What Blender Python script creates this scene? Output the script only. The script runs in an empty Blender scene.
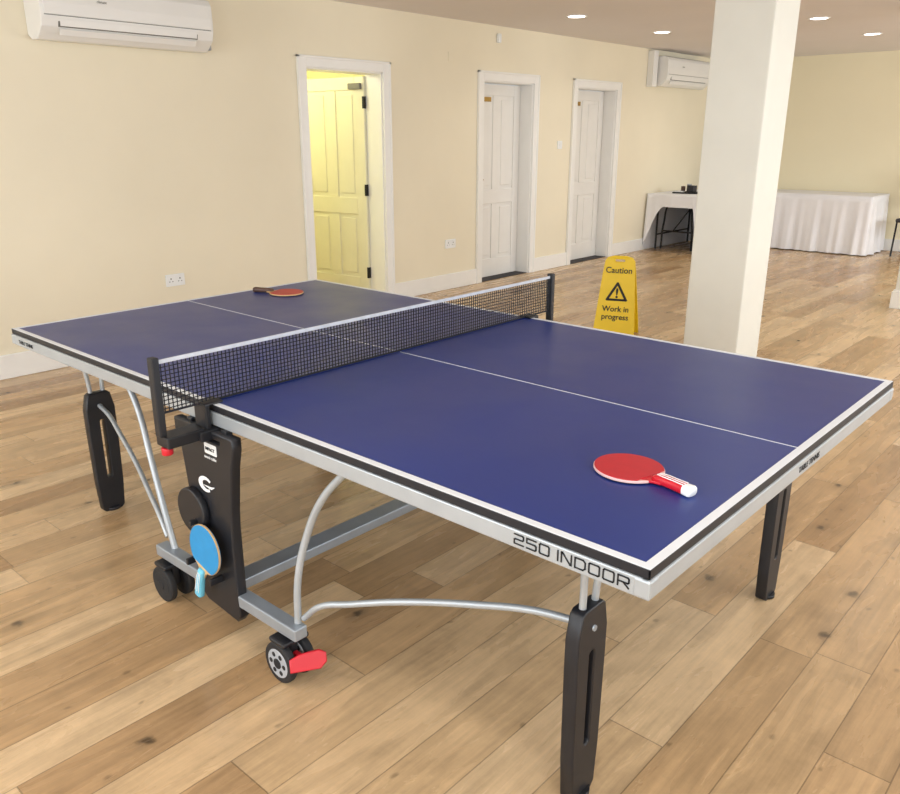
import bpy, bmesh, math, random
from mathutils import Vector, Matrix
random.seed(7)
SC=bpy.context.scene; COL=bpy.context.collection
try:
    SC.view_settings.view_transform='Standard'
    SC.view_settings.look='None'
except Exception: pass
def s2l(c):
    return tuple(((v/255)/12.92 if v/255<=.04045 else ((v/255+.055)/1.055)**2.4) for v in c)+(1,)
# ---------------------------------------------------------------- materials
def mat(name,rgb,rough=.5,metal=0.,var=.04,scale=6.,bump=0.,bscale=80.,spec=.5,emit=None,es=0.,coat=0.):
    m=bpy.data.materials.new(name);m.use_nodes=True;nt=m.node_tree;N=nt.nodes;b=N["Principled BSDF"]
    base=s2l(rgb)
    tc=N.new("ShaderNodeTexCoord");no=N.new("ShaderNodeTexNoise");no.inputs["Scale"].default_value=scale;no.inputs["Detail"].default_value=4
    nt.links.new(tc.outputs["Object"],no.inputs["Vector"])
    cr=N.new("ShaderNodeValToRGB")
    cr.color_ramp.elements[0].position=.3;cr.color_ramp.elements[1].position=.7
    cr.color_ramp.elements[0].color=tuple(v*(1-var) for v in base[:3])+(1,)
    cr.color_ramp.elements[1].color=tuple(min(1,v*(1+var)) for v in base[:3])+(1,)
    nt.links.new(no.outputs["Fac"],cr.inputs["Fac"]);nt.links.new(cr.outputs[0],b.inputs["Base Color"])
    b.inputs["Roughness"].default_value=rough;b.inputs["Metallic"].default_value=metal
    b.inputs["Specular IOR Level"].default_value=spec;b.inputs["Coat Weight"].default_value=coat
    if bump:
        n2=N.new("ShaderNodeTexNoise");n2.inputs["Scale"].default_value=bscale;n2.inputs["Detail"].default_value=3
        nt.links.new(tc.outputs["Object"],n2.inputs["Vector"])
        bp=N.new("ShaderNodeBump");bp.inputs["Strength"].default_value=bump;bp.inputs["Distance"].default_value=.01
        nt.links.new(n2.outputs["Fac"],bp.inputs["Height"]);nt.links.new(bp.outputs[0],b.inputs["Normal"])
    if emit:
        b.inputs["Emission Color"].default_value=s2l(emit);b.inputs["Emission Strength"].default_value=es
    return m
M_wall=mat("wall_cream",(237,228,204),.75,var=.03,scale=1.2,bump=.06,bscale=30)
M_wallf=mat("wall_far_cream",(243,234,204),.75,var=.02,scale=1.2,bump=.05,bscale=30)
M_ceil=mat("ceiling_paint",(230,224,221),.85,var=.02,scale=1.,bump=.05,bscale=40)
M_yel=mat("yellow_room_paint",(242,238,190),.7,var=.03)
M_trim=mat("white_gloss_trim",(240,239,235),.35,var=.015)
M_door=mat("door_white",(234,232,227),.4,var=.02)
M_door_lamplit=mat("door_white_lamplit",(236,233,208),.4,var=.02)  # white door paint with the hallway light's yellow cast put into the colour
M_pillar=mat("pillar_paint",(225,224,214),.6,var=.03,scale=3,bump=.04,bscale=60)
def table_mat():
    m=mat("table_blue",(28,50,122),.36,var=.07,scale=2.5,bump=.02,bscale=600,spec=.42)
    nt=m.node_tree;N=nt.nodes;b=N["Principled BSDF"]
    tc=N.new("ShaderNodeTexCoord");no=N.new("ShaderNodeTexNoise");no.inputs["Scale"].default_value=5;no.inputs["Detail"].default_value=6
    nt.links.new(tc.outputs["Object"],no.inputs["Vector"])
    mr=N.new("ShaderNodeMapRange");mr.inputs["To Min"].default_value=.27;mr.inputs["To Max"].default_value=.43
    nt.links.new(no.outputs["Fac"],mr.inputs["Value"]);nt.links.new(mr.outputs[0],b.inputs["Roughness"])
    return m
M_blue=table_mat()
M_line=mat("line_white",(226,230,234),.5,var=.02)
M_black=mat("black_plastic",(24,25,30),.45,var=.15,scale=20,bump=.03,bscale=300)
M_edge=mat("black_edge",(18,20,28),.5,var=.1)
M_alu=mat("painted_silver",(176,182,186),.38,metal=.4,var=.05,scale=12)
M_steel=mat("galvanised_steel",(160,168,176),.4,metal=.5,var=.08,scale=15)
M_net=mat("net_black",(14,16,28),.8,var=.1)
M_tape=mat("net_tape",(192,197,206),.7,var=.08,scale=30)
M_red=mat("rubber_red",(186,28,42),.5,var=.05,scale=30,bump=.02,bscale=900)
M_red2=mat("rubber_red_orange",(188,56,44),.5,var=.05,scale=30)
M_redp=mat("red_plastic",(200,26,42),.35,var=.04)
M_rubk=mat("rubber_black",(22,22,24),.6,var=.1)
M_wood=mat("bat_wood",(206,170,120),.5,var=.12,scale=25)
M_pink=mat("blade_edge_tape",(226,190,186),.5,var=.05,scale=25)
M_woodd=mat("bat_handle_dark",(84,58,46),.5,var=.15,scale=25)
M_white=mat("white_plastic",(236,238,238),.35,var=.015)
M_ac=mat("ac_plastic",(235,234,230),.35,var=.012)
M_acd=mat("ac_grey_slot",(120,118,112),.5,var=.05)
M_cyan=mat("blade_blue",(36,140,198),.45,var=.06,scale=25)
M_cyan2=mat("handle_light_blue",(110,195,222),.4,var=.06)
M_grey=mat("wheel_hub_grey",(165,168,172),.45,var=.06,scale=30)
M_tyre=mat("tyre_black",(28,28,30),.7,var=.1,scale=40)
M_brass=mat("brass",(170,140,80),.3,metal=.9,var=.1)
M_yell=mat("sign_yellow",(248,212,24),.4,var=.03)
M_ink=mat("ink_black",(15,15,18),.6,var=.05)
M_cloth=mat("tablecloth_white",(236,236,239),.85,var=.03,scale=4,bump=.05,bscale=200)
M_dark=mat("dark_fabric",(50,48,52),.8,var=.2,scale=15,bump=.1)
M_glow=mat("lamp_glow",(255,250,240),.5,emit=(255,248,238),es=9)
M_sky=mat("window_frame_white",(238,238,236),.4,var=.01)
# floor
def floor_mat():
    m=bpy.data.materials.new("oak_planks");m.use_nodes=True;nt=m.node_tree;N=nt.nodes;L=nt.links;b=N["Principled BSDF"]
    def math_(op,a,bv=None,c=None):
        n=N.new("ShaderNodeMath");n.operation=op
        for i,v in enumerate((a,bv,c)):
            if v is None: continue
            if isinstance(v,(int,float)): n.inputs[i].default_value=v
            else: L.new(v,n.inputs[i])
        return n.outputs[0]
    def comb(x,y,z):
        n=N.new("ShaderNodeCombineXYZ")
        for i,v in enumerate((x,y,z)):
            if isinstance(v,(int,float)): n.inputs[i].default_value=v
            else: L.new(v,n.inputs[i])
        return n.outputs[0]
    tc=N.new("ShaderNodeTexCoord");sp=N.new("ShaderNodeSeparateXYZ");L.new(tc.outputs["Object"],sp.inputs[0])
    X,Y=sp.outputs[0],sp.outputs[1]
    u=math_('DIVIDE',X,.155);row=math_('FLOOR',u);fu=math_('FRACT',u)
    wn=N.new("ShaderNodeTexWhiteNoise");wn.noise_dimensions='1D';L.new(row,wn.inputs["W"])
    v=math_('ADD',math_('DIVIDE',Y,1.35),math_('MULTIPLY',wn.outputs["Value"],7.3));col=math_('FLOOR',v);fv=math_('FRACT',v)
    w2=N.new("ShaderNodeTexWhiteNoise");w2.noise_dimensions='3D';L.new(comb(row,col,3.1),w2.inputs["Vector"])
    ramp=N.new("ShaderNodeValToRGB");e=ramp.color_ramp.elements
    e[0].position=0;e[0].color=s2l((160,126,88));e[1].position=1;e[1].color=s2l((206,177,138))
    for p,c in ((.25,(180,147,107)),(.65,(193,161,120))):
        q=e.new(p);q.color=s2l(c)
    L.new(w2.outputs["Value"],ramp.inputs[0])
    off=math_('MULTIPLY',w2.outputs["Value"],40.)
    g=N.new("ShaderNodeTexNoise");g.inputs["Scale"].default_value=1;g.inputs["Detail"].default_value=6;g.inputs["Roughness"].default_value=.65
    L.new(comb(math_('MULTIPLY',X,60.),math_('ADD',math_('MULTIPLY',Y,3.),off),off),g.inputs["Vector"])
    g2=N.new("ShaderNodeTexNoise");g2.inputs["Scale"].default_value=1;g2.inputs["Detail"].default_value=5;g2.inputs["Distortion"].default_value=1.2
    L.new(comb(math_('MULTIPLY',X,9.),math_('ADD',math_('MULTIPLY',Y,1.8),off),off),g2.inputs["Vector"])
    g3=N.new("ShaderNodeTexNoise");g3.inputs["Scale"].default_value=11;g3.inputs["Detail"].default_value=8;g3.inputs["Roughness"].default_value=.75
    L.new(tc.outputs["Object"],g3.inputs["Vector"])
    gr=math_('ADD',math_('ADD',math_('MULTIPLY',math_('SUBTRACT',g.outputs["Fac"],.5),.75),math_('MULTIPLY',math_('SUBTRACT',g2.outputs["Fac"],.5),.85)),math_('MULTIPLY',math_('SUBTRACT',g3.outputs["Fac"],.5),.5))
    fac=math_('ADD',1.,gr)
    nz=N.new("ShaderNodeTexNoise");nz.inputs["Scale"].default_value=22;nz.inputs["Detail"].default_value=3;L.new(tc.outputs["Object"],nz.inputs["Vector"])
    def knots(sx,sy,thr,r0,r1,amt,dist):
        vo=N.new("ShaderNodeTexVoronoi");vo.voronoi_dimensions='2D';vo.inputs["Scale"].default_value=1
        L.new(comb(math_('ADD',math_('MULTIPLY',X,sx),math_('MULTIPLY',nz.outputs["Fac"],dist)),math_('ADD',math_('MULTIPLY',Y,sy),math_('MULTIPLY',nz.outputs["Color"],dist)),0.),vo.inputs["Vector"])
        ks=N.new("ShaderNodeSeparateColor");L.new(vo.outputs["Color"],ks.inputs[0])
        pick=math_('GREATER_THAN',ks.outputs[0],thr)
        mr=N.new("ShaderNodeMapRange");mr.interpolation_type='SMOOTHSTEP';mr.inputs["From Min"].default_value=r0;mr.inputs["From Max"].default_value=r1;mr.inputs["To Min"].default_value=1;mr.inputs["To Max"].default_value=0
        L.new(vo.outputs["Distance"],mr.inputs["Value"])
        return math_('SUBTRACT',1.,math_('MULTIPLY',math_('MULTIPLY',mr.outputs[0],pick),amt))
    kn=math_('MULTIPLY',knots(2.6,1.9,.55,.01,.055,.7,.12),knots(6.1,3.7,.6,.01,.06,.38,.15))
    kn=math_('MULTIPLY',kn,knots(2.6,1.9,.55,.03,.16,.16,.12))
    sc=N.new("ShaderNodeTexNoise");sc.inputs["Scale"].default_value=1;sc.inputs["Detail"].default_value=2
    L.new(comb(math_('MULTIPLY',X,7.),math_('MULTIPLY',Y,9.),2.),sc.inputs["Vector"])
    scm=N.new("ShaderNodeMapRange");scm.inputs["From Min"].default_value=.66;scm.inputs["From Max"].default_value=.74;scm.inputs["To Min"].default_value=1;scm.inputs["To Max"].default_value=.86
    L.new(sc.outputs["Fac"],scm.inputs["Value"]);kn=math_('MULTIPLY',kn,scm.outputs[0])
    e1=math_('MINIMUM',fu,math_('SUBTRACT',1.,fu));s1=math_('LESS_THAN',e1,.011)
    e2=math_('MINIMUM',fv,math_('SUBTRACT',1.,fv));s2=math_('LESS_THAN',e2,.0014)
    seam=math_('MAXIMUM',s1,s2)
    sm=math_('SUBTRACT',1.,math_('MULTIPLY',seam,.45))
    tot=math_('MULTIPLY',math_('MULTIPLY',fac,kn),sm)
    vm=N.new("ShaderNodeVectorMath");vm.operation='SCALE';L.new(ramp.outputs[0],vm.inputs[0]);L.new(tot,vm.inputs["Scale"])
    L.new(vm.outputs[0],b.inputs["Base Color"])
    rr=math_('ADD',.20,math_('MULTIPLY',g2.outputs["Fac"],.14));L.new(rr,b.inputs["Roughness"])
    b.inputs["Specular IOR Level"].default_value=.5
    bp=N.new("ShaderNodeBump");bp.inputs["Strength"].default_value=.05;bp.inputs["Distance"].default_value=.003
    L.new(math_('MULTIPLY',kn,sm),bp.inputs["Height"]);L.new(bp.outputs[0],b.inputs["Normal"])
    return m
M_floor=floor_mat()
# ---------------------------------------------------------------- helpers
def empty(name,loc=(0,0,0),rotz=0.,rot=None):
    o=bpy.data.objects.new(name,None);o.empty_display_size=.1;COL.objects.link(o);o.location=loc
    o.rotation_euler=rot if rot else (0,0,rotz);return o
def addmesh(name,me,m,parent=None,loc=None,rot=None,smooth=False):
    o=bpy.data.objects.new(name,me);COL.objects.link(o)
    if m: me.materials.append(m)
    if smooth:
        for p in me.polygons:p.use_smooth=True
    if parent:o.parent=parent
    if loc:o.location=loc
    if rot:o.rotation_euler=rot
    return o
def bevel(o,w,seg=2):
    if w>0:
        b=o.modifiers.new("bev",'BEVEL');b.width=w;b.segments=seg;b.limit_method='ANGLE'
    return o
def boxes(name,bl,m,parent=None,bev=0.,loc=None,rot=None):
    bm=bmesh.new()
    for lo,hi in bl:
        r=bmesh.ops.create_cube(bm,size=1)
        for v in r['verts']:
            v.co=Vector([(lo[i]+hi[i])/2+v.co[i]*(hi[i]-lo[i]) for i in range(3)])
    me=bpy.data.meshes.new(name);bm.to_mesh(me);bm.free()
    return bevel(addmesh(name,me,m,parent,loc,rot),bev)
def box(name,lo,hi,m,parent=None,bev=0.,loc=None,rot=None): return boxes(name,[(lo,hi)],m,parent,bev,loc,rot)
def conv(o,name,smooth=False):
    bpy.context.view_layer.update()
    dg=bpy.context.evaluated_depsgraph_get()
    me=bpy.data.meshes.new_from_object(o.evaluated_get(dg))
    n=bpy.data.objects.new("tmp",me);COL.objects.link(n)
    n.parent=o.parent;n.location=o.location;n.rotation_euler=o.rotation_euler;n.scale=o.scale
    bpy.data.objects.remove(o);n.name=name
    if smooth:
        for p in me.polygons:p.use_smooth=True
    return n
def tube(name,pts,r,m,parent=None,smooth=True):
    cu=bpy.data.curves.new(name,'CURVE');cu.dimensions='3D';cu.bevel_depth=r;cu.bevel_resolution=4;cu.resolution_u=10;cu.use_fill_caps=True
    s=cu.splines.new('BEZIER');s.bezier_points.add(len(pts)-1)
    for i,p in enumerate(pts):
        b=s.bezier_points[i];b.co=p;t='AUTO' if smooth and len(pts)>2 else 'VECTOR';b.handle_left_type=t;b.handle_right_type=t
    cu.materials.append(m);o=bpy.data.objects.new(name,cu);COL.objects.link(o);o.parent=parent
    return conv(o,name,True)
def plate(name,outer,holes,thick,m,parent=None,loc=(0,0,0),rot=(0,0,0),bev=.002):
    cu=bpy.data.curves.new(name,'CURVE');cu.dimensions='2D';cu.fill_mode='BOTH';cu.extrude=max(thick/2-bev,0.0002);cu.bevel_depth=bev;cu.bevel_resolution=1
    for k in [outer]+list(holes):
        s=cu.splines.new('POLY');s.points.add(len(k)-1);s.use_cyclic_u=True
        for i,p in enumerate(k): s.points[i].co=(p[0],p[1],0,1)
    cu.materials.append(m);o=bpy.data.objects.new(name,cu);COL.objects.link(o);o.parent=parent;o.location=loc;o.rotation_euler=rot
    return conv(o,name)
def text(name,body,size,m,parent=None,loc=(0,0,0),rot=(0,0,0),sx=1.,align='LEFT',bold=0.,ext=.0006,spacing=1.):
    cu=bpy.data.curves.new(name,'FONT');cu.body=body;cu.size=size;cu.align_x=align;cu.extrude=ext;cu.offset=bold;cu.space_character=spacing
    cu.materials.append(m);o=bpy.data.objects.new(name,cu);COL.objects.link(o);o.parent=parent;o.location=loc;o.rotation_euler=rot;o.scale=(sx,1,1)
    return conv(o,name)
GL={'2':[[(0,1),(.9,1),(1,.9),(1,.6),(.9,.5),(.1,.5),(0,.4),(0,0),(1,0)]],'5':[[(1,1),(0,1),(0,.55),(.9,.55),(1,.45),(1,.1),(.9,0),(0,0)]],
 '0':[[(.1,0),(.9,0),(1,.1),(1,.9),(.9,1),(.1,1),(0,.9),(0,.1),(.1,0)]],'O':[[(.1,0),(.9,0),(1,.1),(1,.9),(.9,1),(.1,1),(0,.9),(0,.1),(.1,0)]],
 'I':[[(0,0),(0,1)]],'N':[[(0,0),(0,1),(.1,1),(.9,0),(1,0),(1,1)]],'D':[[(0,0),(0,1),(.8,1),(1,.8),(1,.2),(.8,0),(0,0)]],
 'R':[[(0,0),(0,1),(.9,1),(1,.9),(1,.55),(.9,.45),(0,.45)],[(.5,.45),(1,0)]]}
def strokes(name,body,x,y,z,gw,gh,gap,th,m,parent):
    """square-cut lettering made of flat strokes, lying in an XZ plane facing -y"""
    bm=bmesh.new()
    for ch in body:
        if ch==' ': x+=gw*.55;continue
        for pl in GL[ch]:
            for a,b in zip(pl,pl[1:]):
                p=Vector((x+a[0]*gw,z+a[1]*gh));q=Vector((x+b[0]*gw,z+b[1]*gh));d=(q-p).normalized();n=Vector((-d.y,d.x))*th/2;p=p-d*th*.45;q=q+d*th*.45
                c=[p-n,q-n,q+n,p+n]
                f=[bm.verts.new((k.x,y-.0008,k.y)) for k in c];g=[bm.verts.new((k.x,y+.0004,k.y)) for k in c]
                bm.faces.new(f)
                for i in range(4): bm.faces.new((f[i],g[i],g[(i+1)%4],f[(i+1)%4]))
        x+=(0 if ch=='I' else gw)+gap
    bmesh.ops.recalc_face_normals(bm,faces=bm.faces)
    me=bpy.data.meshes.new(name);bm.to_mesh(me);bm.free();return addmesh(name,me,m,parent)
def cyl(name,r,h,m,parent=None,loc=(0,0,0),rot=(0,0,0),seg=40,bev=0.,r2=None):
    bm=bmesh.new();bmesh.ops.create_cone(bm,cap_ends=True,segments=seg,radius1=r,radius2=r if r2 is None else r2,depth=h)
    me=bpy.data.meshes.new(name);bm.to_mesh(me);bm.free()
    for p in me.polygons:
        if len(p.vertices)==4:p.use_smooth=True
    return bevel(addmesh(name,me,m,parent,loc,rot),bev)
def rrect(x0,y0,x1,y1,r,n=5):
    P=[]
    for cx,cy,a in ((x1-r,y0+r,-90),(x1-r,y1-r,0),(x0+r,y1-r,90),(x0+r,y0+r,180)):
        for i in range(n+1):
            t=math.radians(a+90*i/n);P.append((cx+r*math.cos(t),cy+r*math.sin(t)))
    return P
def prism(name,prof,y0,y1,m,parent=None,loc=None,smooth=False,bev=0.):
    """profile in (x,z) extruded along y"""
    bm=bmesh.new();a=[bm.verts.new((x,y0,z)) for x,z in prof];b=[bm.verts.new((x,y1,z)) for x,z in prof]
    n=len(prof)
    for i in range(n): bm.faces.new((a[i],a[(i+1)%n],b[(i+1)%n],b[i]))
    bm.faces.new(a[::-1]);bm.faces.new(b)
    bmesh.ops.recalc_face_normals(bm,faces=bm.faces)
    me=bpy.data.meshes.new(name);bm.to_mesh(me);bm.free()
    return bevel(addmesh(name,me,m,parent,loc),bev)
# ---------------------------------------------------------------- room
XW,XR,YB,YF,ZC=-3.45,3.7,-4.3,10.15,2.49
D=[(2.42,3.26),(4.62,5.46),(6.28,7.14)];DH=1.99;WT=.2
box("floor",(-5.6,YB-.2,-.1),(XR+.2,YF+.2,0),M_floor)
box("ceiling",(XW-.2,YB-.2,ZC),(XR+.2,YF+.2,ZC+.1),M_ceil)
seg=[];y=YB
for a,b in D:
    seg.append(((XW-WT,y,0),(XW,a,ZC)));seg.append(((XW-WT,a,DH),(XW,b,ZC)));y=b
seg.append(((XW-WT,y,0),(XW,YF,ZC)))
boxes("wall_left",seg,M_wall)
box("wall_back",(XW-WT,YF,0),(XR+.2,YF+.2,ZC),M_wallf)
# right wall with windows
WR=[(-3.2,-.8),(.4,2.8),(4.0,6.4),(7.4,9.6)];seg=[];y=YB
for a,b in WR:
    seg+= [((XR,y,0),(XR+.2,a,ZC)),((XR,a,0),(XR+.2,b,.75)),((XR,a,2.2),(XR+.2,b,ZC))];y=b
seg.append(((XR,y,0),(XR+.2,YF,ZC)));boxes("wall_right",seg,M_wall)
WF=[(-2.9,-.3),(.5,3.1)];seg=[];x=XW-WT
for a,b in WF:
    seg+= [((x,YB-.2,0),(a,YB,ZC)),((a,YB-.2,0),(b,YB,.55)),((a,YB-.2,2.25),(b,YB,ZC))];x=b
seg.append(((x,YB-.2,0),(XR+.2,YB,ZC)));boxes("wall_front",seg,M_wall)
k=1
for a,b in WR:
    w=empty("window_%d"%k,(XR+.1,(a+b)/2,1.475));k+=1;h=(b-a)/2;t=.05
    boxes("frame",[((-.04,-h,-.725),(.04,-h+t,.725)),((-.04,h-t,-.725),(.04,h,.725)),((-.04,-h,-.725),(.04,h,-.725+t)),((-.04,-h,.725-t),(.04,h,.725)),((-.03,-.03,-.7),(.03,.03,.7)),((-.025,-h,.25),(.025,h,.29))],M_sky,w)
for a,b in WF:
    w=empty("window_%d"%k,((a+b)/2,YB-.1,1.4));k+=1;h=(b-a)/2;t=.05
    boxes("frame",[((-h,-.04,-.85),(-h+t,.04,.85)),((h-t,-.04,-.85),(h,.04,.85)),((-h,-.04,-.85),(h,.04,-.85+t)),((-h,-.04,.85-t),(h,.04,.85)),((-.03,-.03,-.82),(.03,.03,.82))],M_sky,w)
# skirting
def skirt(name,lst):
    boxes(name,lst,M_trim,None,.006)
bh=.155
ys=[YB,D[0][0]-.07,D[0][1]+.07,D[1][0]-.07,D[1][1]+.07,D[2][0]-.07,D[2][1]+.07,YF]
skirt("baseboard_left",[((XW,ys[i],0),(XW+.02,ys[i+1],bh)) for i in range(0,8,2)])
skirt("baseboard_back",[((XW+.02,YF-.02,0),(XR,YF,bh))])
skirt("baseboard_right",[((XR-.02,YB+.02,0),(XR,YF-.02,bh))])
skirt("baseboard_front",[((XW+.02,YB,0),(XR-.02,YB+.02,bh))])
# architraves + linings
for i,(a,b) in enumerate(D):
    w=.075
    boxes("trim_%d"%(i+1),[((XW-.001,a-w,0),(XW+.022,a+.004,DH+w)),((XW-.001,b-.004,0),(XW+.022,b+w,DH+w)),((XW-.001,a+.004,DH-.004),(XW+.022,b-.004,DH+w)),
      ((XW-WT,a-.001,0),(XW,a+.015,DH)),((XW-WT,b-.015,0),(XW,b+.001,DH)),((XW-WT,a,DH-.015),(XW,b,DH+.001))],M_trim,None,.004)
    boxes("trim_%d"%(i+4),[((XW-.0,a-w-.008,0),(XW+.03,a-w+.012,DH+w+.008)),((XW,b+w-.012,0),(XW+.03,b+w+.008,DH+w+.008)),((XW,a-w-.008,DH+w-.012),(XW+.03,b+w+.008,DH+w+.008))],M_trim,None,.004)
# doors: local leaf from y=0 (hinge) to y=-w ; x thickness
def leaf(par,w,h,m,yellow=False):
    st=.105;T=.04;mid=.055
    top=h-.11;bot=.2;lock0=.78;lock1=.93
    parts=[((-T/2,-w,.006),(T/2,-w+st,h)),((-T/2,-st,.006),(T/2,0,h)),((-T/2,-w+st,.006),(T/2,-st,bot)),((-T/2,-w+st,top),(T/2,-st,h)),((-T/2,-w+st,lock0),(T/2,-st,lock1)),
           ((-T/2,-w/2-mid,bot),(T/2,-w/2+mid,lock0)),((-T/2,-w/2-mid,lock1),(T/2,-w/2+mid,top))]
    boxes("stiles_and_rails",parts,m,par,.005)
    box("leaf_core",(-.009,-w+st-.01,bot-.01),(.009,-st+.01,top+.01),m,par)
    pan=[]
    for y0,y1 in ((-w+st,-w/2-mid),(-w/2+mid,-st)):
        for z0,z1 in ((bot,lock0),(lock1,top)):
            pan.append(((-.016,y0+.035,z0+.035),(.016,y1-.035,z1-.035)))
    boxes("raised_panels",pan,m,par,.007)
    for s in (1,-1):
        box("handle_plate",(s*.02-.003,-w+.03,.93),(s*.02+.003,-w+.07,1.1),M_brass,par,.002)
        tube("handle_lever",[(s*.02,-w+.05,1.04),(s*.06,-w+.05,1.04),(s*.063,-w+.07,1.04),(s*.06,-w+.15,1.035)],.008,M_brass,par)
d1=empty("door_1",(XW-WT+.0,D[0][1]-.02,0),-math.radians(83))
leaf(d1,.79,1.965,M_door_lamplit)
boxes("hinges",[((-.025,-.012,z),(.03,.006,z+.1)) for z in (.2,.95,1.7)],M_ink,d1)
box("door_closer",(.02,-.16,1.86),(.05,-.02,1.91),M_acd,d1,.005)
for i in (1,2):
    a,b=D[i];d=empty("door_%d"%(i+1),(XW-WT+.025,b-.017,0));leaf(d,b-a-.034,1.97,M_door)
    box("door_sign",(.021,-(b-a)+.20,1.80),(.025,-(b-a)+.34,1.845),M_brass,d)
    box("threshold",(-.03,-(b-a)+.03,0.0),(.17,.0,.006),M_dark,d)
# hallway behind door 1
boxes("wall_hallway",[((-5.5,1.6,0),(-5.4,3.62,ZC)),((-5.5,1.5,0),(XW-WT,1.6,ZC)),((-5.5,3.62,0),(XW-WT,3.72,ZC)),((XW-WT-.01,1.6,0),(XW-WT-.0005,D[0][0]-.001,ZC)),((XW-WT-.01,D[0][1]+.001,0),(XW-WT-.0005,3.62,ZC)),((-5.5,1.5,ZC-.02),(XW-WT,3.72,ZC))],M_yel)
# ---------------------------------------------------------------- pillars
def pillar(name,x,y,w,base=True):
    p=empty(name,(x+w/2,y+w/2,0));h=w/2
    box("shaft",(-h,-h,0),(h,h,ZC),M_pillar,p,.008)
    if base: boxes("plinth",[((-h-.02,-h-.02,0),(h+.02,h+.02,.15)),((-h-.012,-h-.012,.15),(h+.012,h+.012,.165))],M_trim,p,.004)
pillar("pillar",-.340,2.95,.36,False)
pillar("pillar",.15,6.06,.37)
# ---------------------------------------------------------------- air conditioners
def ac(x,y0,y1,z,h,boxside=False):
    p=empty("air_conditioner",(x,y0,z));W=y1-y0
    prof=[(.0,.03),(.0,h),(.15,h),(.19,h-.015),(.212,h-.05),(.218,h*.55),(.215,h*.36),(.20,h*.2),(.165,.035),(.12,.0),(.05,.0)]
    prism("body",prof,0,W,M_ac,p,bev=.006)
    pf=[(.212,h-.055),(.222,h*.6),(.221,h*.40),(.212,h*.40),(.205,h*.7)]
    prism("front_panel",pf,.02,W-.02,M_ac,p,bev=.003)
    prism("outlet_slot",[(.2135,h*.355),(.2025,h*.21),(.172,.045),(.165,.05),(.19,h*.25),(.205,h*.35)],.10,W-.12,M_acd,p)
    prism("flap",[(.219,h*.33),(.213,h*.22),(.207,h*.22),(.212,h*.33)],.11,W-.13,M_ac,p,bev=.001)
    prism("lower_flap",[(.203,h*.17),(.184,h*.07),(.178,h*.09),(.197,h*.18)],.11,W-.13,M_ac,p,bev=.001)
    prism("seam",[(.2195,h*.395),(.2195,h*.385),(.21,h*.385),(.21,h*.395)],.02,W-.02,M_acd,p)
    boxes("intake_grille",[((.02,.05+i*.03,h),(.14,.06+i*.03,h+.004)) for i in range(int((W-.1)/.03))],M_acd,p)
    text("brand_lettering","climate",.022,M_acd,p,(.2215,W*.30,h*.66),(math.pi/2,0,math.pi/2))
    if boxside: box("pipe_cover",(0,-.14,-.01),(.09,-.03,h+.06),M_ac,p,.008)
    else: box("pipe_cover",(0,W+.0,.02),(.07,W+.07,.11),M_grey,p,.008)
    return p
ac(XW,.33,1.48,2.02,.33)
ac(XW,7.98,9.2,2.06,.35,True)
# ---------------------------------------------------------------- sockets etc
def socket(y,z,w=.15,n=2,nm="wall_socket"):
    p=empty(nm,(XW,y,z));box("faceplate",(0,-w/2,-.043),(.012,w/2,.043),M_white,p,.003)
    for i in range(n):
        c=(i-(n-1)/2)*w/2.1
        boxes("pin_holes",[((.0115,c-.004,.006),(.0125,c+.004,.016)),((.0115,c-.016,-.012),(.0125,c-.008,-.007)),((.0115,c+.008,-.012),(.0125,c+.016,-.007))],M_ink,p)
        box("rocker",(.012,c-.005,.022),(.016,c+.005,.036),M_white,p,.001)
socket(1.12,.475);socket(4.14,.45)
p=empty("light_switch",(XW,5.98,1.37));box("faceplate",(0,-.043,-.043),(.012,.043,.043),M_white,p,.003);box("rocker",(.012,-.01,-.015),(.018,.01,.015),M_white,p,.002)
p=empty("wall_sensor",(XW,4.84,2.38));box("housing",(0,-.02,-.045),(.04,.02,.04),M_white,p,.01)
p=empty("wall_vent",(XW,4.15,2.17));box("plate",(0,-.04,-.04),(.008,.04,.04),M_wall,p,.002)
# ---------------------------------------------------------------- downlights
def down(x,y):
    p=empty("ceiling_downlight",(x,y,ZC))
    bm=bmesh.new();n=32
    R0,R1=.095,.075
    a=[bm.verts.new((R0*math.cos(2*math.pi*i/n),R0*math.sin(2*math.pi*i/n),0)) for i in range(n)]
    b=[bm.verts.new((R0*.96*math.cos(2*math.pi*i/n),R0*.96*math.sin(2*math.pi*i/n),-.008)) for i in range(n)]
    c=[bm.verts.new((R1*math.cos(2*math.pi*i/n),R1*math.sin(2*math.pi*i/n),-.005)) for i in range(n)]
    for i in range(n):
        j=(i+1)%n;bm.faces.new((a[i],a[j],b[j],b[i]));bm.faces.new((b[i],b[j],c[j],c[i]))
    me=bpy.data.meshes.new("bezel");bm.to_mesh(me);bm.free();addmesh("bezel",me,M_white,p)
    cyl("diffuser",.0755,.002,M_glow,p,(0,0,-.004))
    l=bpy.data.lights.new("lamp",'SPOT');l.energy=15;l.spot_size=math.radians(150);l.spot_blend=.9;l.color=(1,.97,.92);l.shadow_soft_size=.06
    o=bpy.data.objects.new("lamp",l);COL.objects.link(o);o.parent=p;o.location=(0,0,-.03)
for x in (-2.50,-.93,.6,2.2):
    for y_ in (-1.3,1.9,4.78,6.38,8.02): 
        if x<-2 and y_<4: continue
        if x==-.93 and -1.5<y_<4.9: continue
        down(x,y_)
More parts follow.
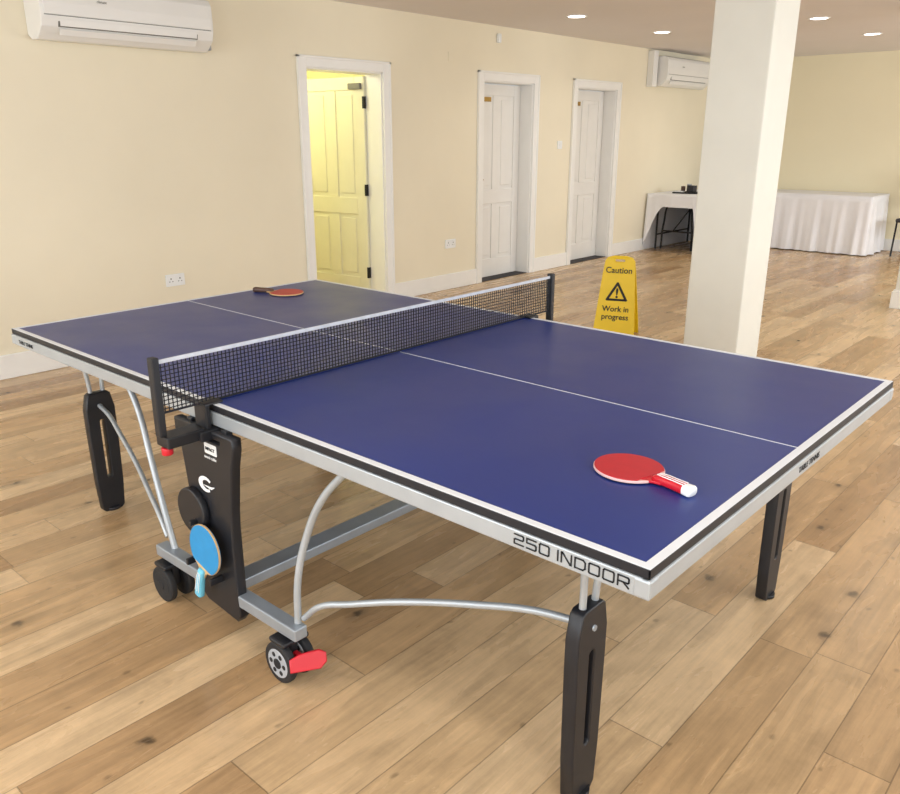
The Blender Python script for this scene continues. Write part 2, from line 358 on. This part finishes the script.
# ---------------------------------------------------------------- table tennis table
T=empty("table_tennis_table")
HX,HY=1.385,.7625
for s in (-1,1):
    x0,x1=(.006,HX) if s>0 else (-HX,-.006)
    box("top_panel_%s"%("a" if s<0 else "b"),(x0 if s>0 else x0+.004,-HY+.004,.742),(x1 if s<0 else x1-.004,HY-.004,.7595),M_blue,T,.001)
    xe=s*HX;xi=s*(HX-.004)
    boxes("edge_band",[((x0,-HY,.740),(x1,-HY+.0038,.7592)),((x0,HY-.0038,.740),(x1,HY,.7592)),((min(xe,xi),-HY,.740),(max(xe,xi),HY,.7592))],M_edge,T,.001)
    w=.02;z0,z1=.7592,.7602
    boxes("boundary_line",[((x0 if s>0 else x0+.001,-HY+.001,z0),(x1 if s<0 else x1-.001,-HY+w,z1)),((x0 if s>0 else x0+.001,HY-w,z0),(x1 if s<0 else x1-.001,HY-.001,z1)),
        ((min(s*(HX-.001),s*(HX-w)),-HY+w,z0),(max(s*(HX-.001),s*(HX-w)),HY-w,z1)),((x0 if s>0 else x0+w,-.0015,z0),(x1-w if s>0 else x1,.0015,z1))],M_line,T)
    xo=s*(HX+.003);xn=s*(HX-.016)
    boxes("apron",[((x0,-HY-.003,.699),(x1,-HY+.014,.739)),((x0,HY-.014,.699),(x1,HY+.003,.739)),((min(xo,xn),-HY-.003,.699),(max(xo,xn),HY+.003,.739))],M_alu,T,.003)
    boxes("underside_rails",[((min(s*.75,s*.78),-HY+.014,.70),(max(s*.75,s*.78),HY-.014,.74)),((min(s*1.13,s*1.16),-HY+.014,.70),(max(s*1.13,s*1.16),HY-.014,.74)),((min(s*.05,s*.08),-HY+.014,.70),(max(s*.05,s*.08),HY-.014,.74))],M_steel,T)
    boxes("apron_corner",[((min(xo+s*.001,s*(HX-.03)),t*(HY+.004)-.0 if t<0 else HY-.03,.700),(max(xo+s*.001,s*(HX-.03)),-HY+.03 if t<0 else HY+.004,.738)) for t in (-1,1)],M_alu,T,.004)
    # legs
    for t in (-1,1):
        lx,ly=(1.155 if s>0 else -1.135),t*.575
        w0,w1,H=.042,.055,.505
        out=[(-w0+.012,0),(w0-.012,0),(w0,.012),(w0+.008,.12),(w1,.36),(w1,.44),(w1-.012,H-.008),(w1-.022,H),(-w1+.022,H),(-w1+.012,H-.008),(-w1,.44),(-w1,.36),(-w0-.008,.12),(-w0,.012)]
        hole=rrect(-.014,.14,.014,.40,.013)
        plate("leg_plate",out,[hole],.036,M_black,T,(lx,ly,0),(math.pi/2,0,math.pi/2),.004)
        cyl("foot_pad",.03,.012,M_black,T,(lx,ly,.006))
        for q in (-1,1):
            tube("leg_tube",[(lx,ly+q*.024,.47),(lx+s*.004,ly+q*.028,.56),(lx+s*.012,ly+q*.05,.71)],.0085,M_alu,T)
        cyl("leg_bolt",.007,.044,M_steel,T,(lx,ly,.455),(0,math.pi/2,0),16)
        B=[(.36,.745,.205),(.42,.735,.262),(.519,.71,.30),(.67,.67,.352),(.888,.62,.412),(1.02,.59,.44),(1.125 if s<0 else 1.14,.578,.456)]
        tube("long_brace",[(s*x,t*y,z) for x,y,z in B],.009,M_alu,T)
        B=[(.345,.755,.19),(.352,.75,.33),(.376,.73,.46),(.428,.715,.575),(.513,.70,.675),(.55,.70,.71)] if s>0 else [(.30,.755,.18),(.36,.75,.33),(.43,.735,.46),(.53,.71,.61),(.63,.70,.715)]
        tube("curved_strut",[(s*x,t*y,z) for x,y,z in B],.0105,M_alu,T)
for t in (-1,1):
    yo=t*.765
    box("base_rail",(-.37,min(yo-.022,yo+.022),.15),(.37,max(yo-.022,yo+.022),.188),M_steel,T,.004)
    out=[(-.065,.115),(.09,.10),(.105,.12),(.10,.20),(.096,.34),(.105,.46),(.125,.60),(.14,.655),(.14,.685),(-.15,.685),(-.15,.655),(-.125,.60),(-.105,.46),(-.095,.34),(-.09,.20),(-.085,.13)]
    plate("upright_panel",out,[rrect(-.085,.655,.085,.672,.006)],.032,M_black,T,(0,t*.772,0),(math.pi/2,0,0),.005)
    boxes("upright_posts",[((-.10,yo-.012,.17),(-.075,yo+.012,.70)),((.075,yo-.012,.17),(.10,yo+.012,.70))],M_black,T,.003)
    for s in (-1,1):
        wx=.305 if s>0 else -.325
        for dy in (-.032,.032):
            wy=t*.760+dy
            cyl("wheel_tyre",.062,.024,M_tyre,T,(wx,wy,.062),(math.pi/2,0,0),48,.006)
            cyl("wheel_rim",.044,.027,M_grey if s>0 else M_tyre,T,(wx,wy,.062),(math.pi/2,0,0),40,.002)
            cyl("wheel_hub",.016,.032,M_tyre,T,(wx,wy,.062),(math.pi/2,0,0),24,.002)
            for k_ in range(6):
                an=k_*math.pi/3
                cyl("wheel_hole",.0075,.0285,M_tyre,T,(wx+.029*math.cos(an),wy,.062+.029*math.sin(an)),(math.pi/2,0,0),14)
        box("caster_fork",(wx-.022,t*.760-.014,.05),(wx+.022,t*.760+.014,.155),M_black,T,.006)
        box("caster_cover",(wx-.035,t*.760-.046,.122),(wx+.035,t*.760+.046,.138),M_black,T,.006)
box("cross_beam",(-.035,-.745,.15),(.035,.745,.185),M_steel,T,.004)
for s in (-1,1):
    plate("brake_pedal",[(-.045,-.022),(.035,-.022),(.052,-.006),(.052,.016),(.035,.026),(-.02,.020),(-.045,.008)],[],.012,M_redp,T,(s*.388,-.765 if s>0 else .765,.088),(math.radians(68),0,math.radians(58)+(0 if s>0 else math.pi)),.003)
    box("brake_arm",(min(s*.33,s*.385),(-.770 if s>0 else .755),.075),(max(s*.33,s*.385),(-.755 if s>0 else .770),.095),M_redp,T,.003)
sw=[]
for i in range(15):
    a=math.radians(40+i*19);sw.append((.036*math.cos(a),.024*math.sin(a)))
inn=[(x*.6+.006,y*.6) for x,y in sw[::-1]]
plate("swoosh_logo",sw+inn,[],.001,M_white,T,(-.01,-.7895,.515),(math.pi/2,0,0),.0002)
plate("swoosh_tail",[(-.012,-.004),(.03,-.010),(.048,.002),(.028,-.002)],[],.001,M_white,T,(-.01,-.7895,.515),(math.pi/2,0,0),.0002)
plate("label",rrect(-.03,-.016,.03,.016,.003),[],.001,M_white,T,(.035,-.7895,.635),(math.pi/2,0,0),.0002)
text("label_text","IMPACT",.013,M_ink,T,(.010,-.7905,.630),(math.pi/2,0,0),bold=.0003)
text("maker_text","tennis table",.013,M_white,T,(.0,-.7895,.603),(math.pi/2,0,0))
cyl("bat_pocket",.072,.022,M_black,T,(-.075,-.80,.415),(math.pi/2,0,0),48,.004)
boxes("bat_clip",[((-.05,-.835,.385),(-.04,-.79,.40)),((.03,-.835,.215),(.04,-.79,.235)),((-.09,-.835,.24),(-.08,-.79,.26))],M_black,T,.002)
# net
ne=[]
Y0=.905
n=144
for i in range(n+1):
    yy=-Y0+2*Y0*i/n;ne.append(((-.0010,yy-.0012,.763),(.0010,yy+.0012,.905)))
for i in range(13):
    z=.763+i*.0116;ne.append(((-.0010,-Y0,z-.0011),(.0010,Y0,z+.0011)))
boxes("net_mesh",ne,M_net,T)
box("net_tape",(-.003,-Y0,.9015),(.003,Y0,.9125),M_tape,T,.001)
box("net_hem",(-.002,-Y0,.7615),(.002,Y0,.767),M_net,T)
for t in (-1,1):
    yp=t*.912
    box("net_post",(-.014,yp-.011,.70),(.014,yp+.011,.922),M_black,T,.004)
    boxes("net_clamp",[((-.032,min(yp,t*.80),.668),(.032,max(yp,t*.80),.70)),((-.045,min(t*.74,t*.82),.665),(.045,max(t*.74,t*.82),.695)),((-.03,min(t*.775,t*.79),.67),(.03,max(t*.775,t*.79),.765)),((-.03,min(t*.73,t*.79),.7605),(.03,max(t*.73,t*.79),.767))],M_black,T,.004)
    cyl("clamp_knob",.016,.022,M_redp,T,(0,t*.90,.655),(0,0,0),20,.003)
strokes("apron_lettering","250 INDOOR",1.092,-HY-.0038,.710,.0222,.0205,.0082,.0028,M_ink,T)
text("apron_end_text","TABLE TENNIS",.022,M_ink,T,(HX+.0035,-.04,.711),(math.pi/2,0,math.pi/2),1.)
text("apron_left_text","TABLE TENNIS",.02,M_ink,T,(-1.32,-HY-.0035,.711),(math.pi/2,0,0),1.)
# ---------------------------------------------------------------- bats  (local: blade centre at origin, handle toward +x, face up +z)
def bat(loc,rot,mr,mh,stripes=True,under=None,cap=None,edge=None):
    p=empty("table_tennis_bat",loc,rot=rot)
    def egg(inset=0):
        P=[]
        for i in range(48):
            a=2*math.pi*i/48;rx=.080-inset
            P.append((rx*math.cos(a),(.0755-inset)*math.sin(a)))
        return P
    plate("blade",egg(),[],.006,edge or M_wood,p,(0,0,.005),bev=.001)
    rub=[q for q in egg(.0012) if q[0]<.066]
    plate("rubber_face",rub,[],.002,mr,p,(0,0,.009),bev=.0004)
    plate("rubber_back",rub,[],.002,under or M_rubk,p,(0,0,.001),bev=.0004)
    plate("neck",[(.06,-.034),(.085,-.016),(.10,-.0125),(.10,.0125),(.085,.016),(.06,.034)],[],.006,mh if cap else M_wood,p,(0,0,.0055),bev=.001)
    bm=bmesh.new();rings=[]
    for x,hw,hh in ((.074,.011,.005),(.082,.0135,.009),(.10,.0132,.0105),(.13,.0130,.0108),(.155,.0145,.011),(.170,.0165,.0115),(.174,.015,.010)):
        rings.append([bm.verts.new((x,hw*math.copysign(abs(math.cos(t))**.6,math.cos(t)),.011+hh*math.copysign(abs(math.sin(t))**.7,math.sin(t)))) for t in [2*math.pi*i/20 for i in range(20)]])
    for a,b in zip(rings,rings[1:]):
        for i in range(20): bm.faces.new((a[i],a[(i+1)%20],b[(i+1)%20],b[i]))
    bm.faces.new(rings[0][::-1]);f=bm.faces.new(rings[-1])
    bmesh.ops.recalc_face_normals(bm,faces=bm.faces)
    me=bpy.data.meshes.new("handle");bm.to_mesh(me);bm.free();o=addmesh("handle",me,mh,p,smooth=True)
    if cap:
        me.materials.append(cap)
        for f in me.polygons:
            if f.center.x>.158:f.material_index=1
    if stripes:
        for q in (-.008,.0,.008):
            tube("handle_stripe",[(.084,q*.6,.0205),(.10,q,.0218),(.13,q,.0222),(.155,q*1.1,.0222)],.0012,M_white,p)
    return p
bat((1.133,-.398,.7606),(0,0,math.atan2(-.05,.155)+.10),M_red,M_redp,True,cap=M_white,edge=M_pink)
bat((-1.165,.405,.7606),(0,0,math.atan2(-.07,-.16)),M_red2,M_woodd,False)
b3=bat((.003,-.815,.318),(0,0,0),M_cyan,M_cyan2,True,M_cyan)
zl=Vector((0,-1,0));xl=Vector((-.28,0,-.96)).normalized();yl=zl.cross(xl)
b3.rotation_euler=Matrix((xl,yl,zl)).transposed().to_euler()
# ---------------------------------------------------------------- caution sign
S=empty("caution_sign",(-1.17,3.52,0),math.atan2(.12,.30))
def signface(nm,sgn):
    out=[(-.155,0),(-.06,0),(-.05,.025),(.05,.025),(.06,0),(.155,0),(.15,.10),(.118,.50),(.108,.585),(.09,.61),(.045,.622),(-.045,.622),(-.09,.61),(-.108,.585),(-.118,.50),(-.15,.10)]
    g=empty(nm,(0,sgn*-.135,0),rot=(math.radians(90-12.2*1) if sgn>0 else math.radians(90+12.2),0,0));g.parent=S
    plate("board",out,[rrect(-.04,.575,.04,.60,.011)],.008,M_yell,g,(0,0,0),(0,0,0),.002)
    z=.0046 if sgn>0 else -.0046
    if sgn>0:
        text("caution_text","Caution",.062,M_ink,g,(0,.495,z),(0,0,0),align='CENTER',bold=.001)
        tri=[(-.075,.285),(.075,.285),(.082,.293),(.006,.425),(-.006,.425),(-.082,.293)]
        hole=[(-.056,.302),(.056,.302),(0,.40)]
        plate("warning_triangle",tri,[hole],.001,M_ink,g,(0,0,z),(0,0,0),.0002)
        text("exclamation","!",.10,M_ink,g,(0,.31,z),(0,0,0),align='CENTER',bold=.003)
        text("work_text","Work in",.058,M_ink,g,(0,.205,z),(0,0,0),align='CENTER',bold=.001)
        text("progress_text","progress",.058,M_ink,g,(0,.145,z),(0,0,0),align='CENTER',bold=.001)
        plate("lower_rib",rrect(-.11,.05,.11,.062,.004),[],.004,M_yell,g,(0,0,z),(0,0,0),.001)
signface("front_board",1);signface("rear_board",-1)
boxes("hinge_top",[((-.07,-.012,.585),(.07,.012,.606))],M_yell,S,.004)
# ---------------------------------------------------------------- draped tables
def banquet(x0,y0,x1,y1,hem,phase=0.):
    cx,cy=(x0+x1)/2,(y0+y1)/2;p=empty("banquet_table",(cx,cy,0));H=.74
    a,b=(x1-x0)/2,(y1-y0)/2
    box("tabletop",(-a+.01,-b+.01,H-.035),(a-.01,b-.01,H-.006),M_grey,p,.004)
    per=[];st=.02
    def run(p0,p1,nrm):
        L=(Vector(p1)-Vector(p0)).length;n=max(2,int(L/st))
        for i in range(n): per.append((Vector(p0).lerp(Vector(p1),i/n),Vector(nrm)))
    run((-a,-b),(a,-b),(0,-1));run((a,-b),(a,b),(1,0));run((a,b),(-a,b),(0,1));run((-a,b),(-a,-b),(-1,0))
    bm=bmesh.new();n=len(per);K=9;rows=[]
    hs=[hem(q.x+cx,q.y+cy,nn) for q,nn in per]
    hs=[sum(hs[(i+j)%n] for j in range(-2,3))/5 for i in range(n)]
    for k in range(K+1):
        r=[]
        for i,(q,nn) in enumerate(per):
            z=H-(H-hs[i])*k/K;dp=(H-z)/H
            s=i*st
            wob=.018*math.sin(s*21+phase)+.012*math.sin(s*37+1.3+phase*2)+.008*math.sin(s*61)
            o=q+nn*(.004+dp*(.03+wob) if nn.y<.5 and nn.x>-.5 else .002)
            r.append(bm.verts.new((o.x,o.y,z)))
        rows.append(r)
    for k in range(K):
        for i in range(n): bm.faces.new((rows[k][i],rows[k][(i+1)%n],rows[k+1][(i+1)%n],rows[k+1][i]))
    bm.faces.new(rows[0])
    bmesh.ops.recalc_face_normals(bm,faces=bm.faces)
    me=bpy.data.meshes.new("tablecloth");bm.to_mesh(me);bm.free()
    o=addmesh("tablecloth",me,M_cloth,p,smooth=True)
    me.polygons[len(me.polygons)-1].use_smooth=False
    for sx in (-1,1):
        for sy in (-1,1):
            X,Y=sx*(a-.09),sy*(b-.15)
            tube("folding_leg",[(X,Y,H-.04),(X,Y,.012)],.013,M_ink,p)
        tube("leg_crossbar",[(sx*(a-.09),-(b-.15),.2),(sx*(a-.09),(b-.15),.2)],.010,M_ink,p)
        tube("leg_stay",[(sx*(a-.09),0,.2),(sx*(a-.45),0,H-.04)],.008,M_ink,p)
    if hem is hem1:
        tube("end_arch",[(-.22,-b+.2,.012),(-.20,-b+.2,.35),(-.12,-b+.2,.62),(.12,-b+.2,.62),(.20,-b+.2,.35),(.22,-b+.2,.012)],.013,M_ink,p)
        tube("end_arch_bar",[(-.21,-b+.2,.25),(.21,-b+.2,.25)],.010,M_ink,p)
    return p
def hem1(x,y,n):
    if n.y<-.5:
        t=(x-(-3.42))/.20;t=max(0,min(1,t));return .012+(.58-.012)*t**.7
    return .012
banquet(-3.425,8.05,-2.70,9.30,hem1,.4)
banquet(-2.62,9.36,-1.02,10.10,lambda x,y,n:.012,1.7)
g=empty("serving_tray",(-3.05,8.40,.742))
plate("tray",rrect(-.16,-.12,.16,.12,.03),[],.015,M_ink,g,(0,0,.0085),(0,0,.2),.003)
cyl("jar",.03,.09,M_dark,g,(.02,.03,.06),(0,0,0),20,.006);cyl("jar_lid",.031,.015,M_grey,g,(.02,.03,.11),(0,0,0),20,.003)
box("box",(.05,-.06,.016),(.12,.05,.10),M_dark,g,.004);box("papers",(-.12,-.10,.016),(-.01,-.03,.03),M_white,g,.002)
cyl("cup",.028,.07,M_woodd,g,(-.07,.04,.051),(0,0,0),20,.004)
tube("cable",[(.02,-.09,.022),(.08,-.10,.035),(.13,-.03,.022),(.10,.06,.03),(.02,.09,.022)],.006,M_ink,g)
c=empty("stacking_chair",(-.54,9.72,0))
box("seat",(-.22,-.22,.43),(.22,.22,.48),M_dark,c,.02)
box("backrest",(-.21,.19,.62),(.21,.23,1.05),M_dark,c,.02)
for sx in (-1,1):
    tube("frame_side",[(sx*.2,-.25,.011),(sx*.2,-.2,.44),(sx*.2,.18,.44),(sx*.2,.21,.6),(sx*.2,.21,1.03)],.011,M_ink,c,False)
    tube("back_leg",[(sx*.2,.15,.44),(sx*.2,.25,.011)],.011,M_ink,c,False)
# ---------------------------------------------------------------- lights
def area(name,loc,rot,sx,sy,e,col=(1,1,1)):
    l=bpy.data.lights.new(name,'AREA');l.shape='RECTANGLE';l.size=sx;l.size_y=sy;l.energy=e;l.color=col
    o=bpy.data.objects.new(name,l);COL.objects.link(o);o.location=loc;o.rotation_euler=rot;return o
for i,(a,b) in enumerate(WR):
    area("daylight_window_right",(XR+.02,(a+b)/2,1.47),(0,math.radians(90),0),1.4,b-a-.1,(42,48,60,88)[i],(.90,.95,1))
for a,b in WF:
    area("daylight_window_front",((a+b)/2,YB-.02,1.4),(math.radians(90),0,0),b-a-.1,1.6,76,(.90,.95,1))
l=bpy.data.lights.new("hallway_lamp",'POINT');l.energy=27;l.color=(1,.96,.78);l.shadow_soft_size=.15
o=bpy.data.objects.new("hallway_lamp",l);COL.objects.link(o);o.location=(-4.5,2.25,2.2)
w=bpy.data.worlds.new("World");SC.world=w;w.use_nodes=True
w.node_tree.nodes["Background"].inputs[0].default_value=(.83,.91,1,1);w.node_tree.nodes["Background"].inputs[1].default_value=1.0
# ---------------------------------------------------------------- camera
cd=bpy.data.cameras.new("camera");cam=bpy.data.objects.new("camera",cd);COL.objects.link(cam);SC.camera=cam
cam.location=(1.9498,-1.9221,1.4793);cam.rotation_euler=(1.2519,.0007,.7329)
cd.sensor_fit='HORIZONTAL';cd.sensor_width=36;cd.lens=806.9*36/900;cd.shift_x=4.43/900;cd.shift_y=4.18/900;cd.clip_start=.02
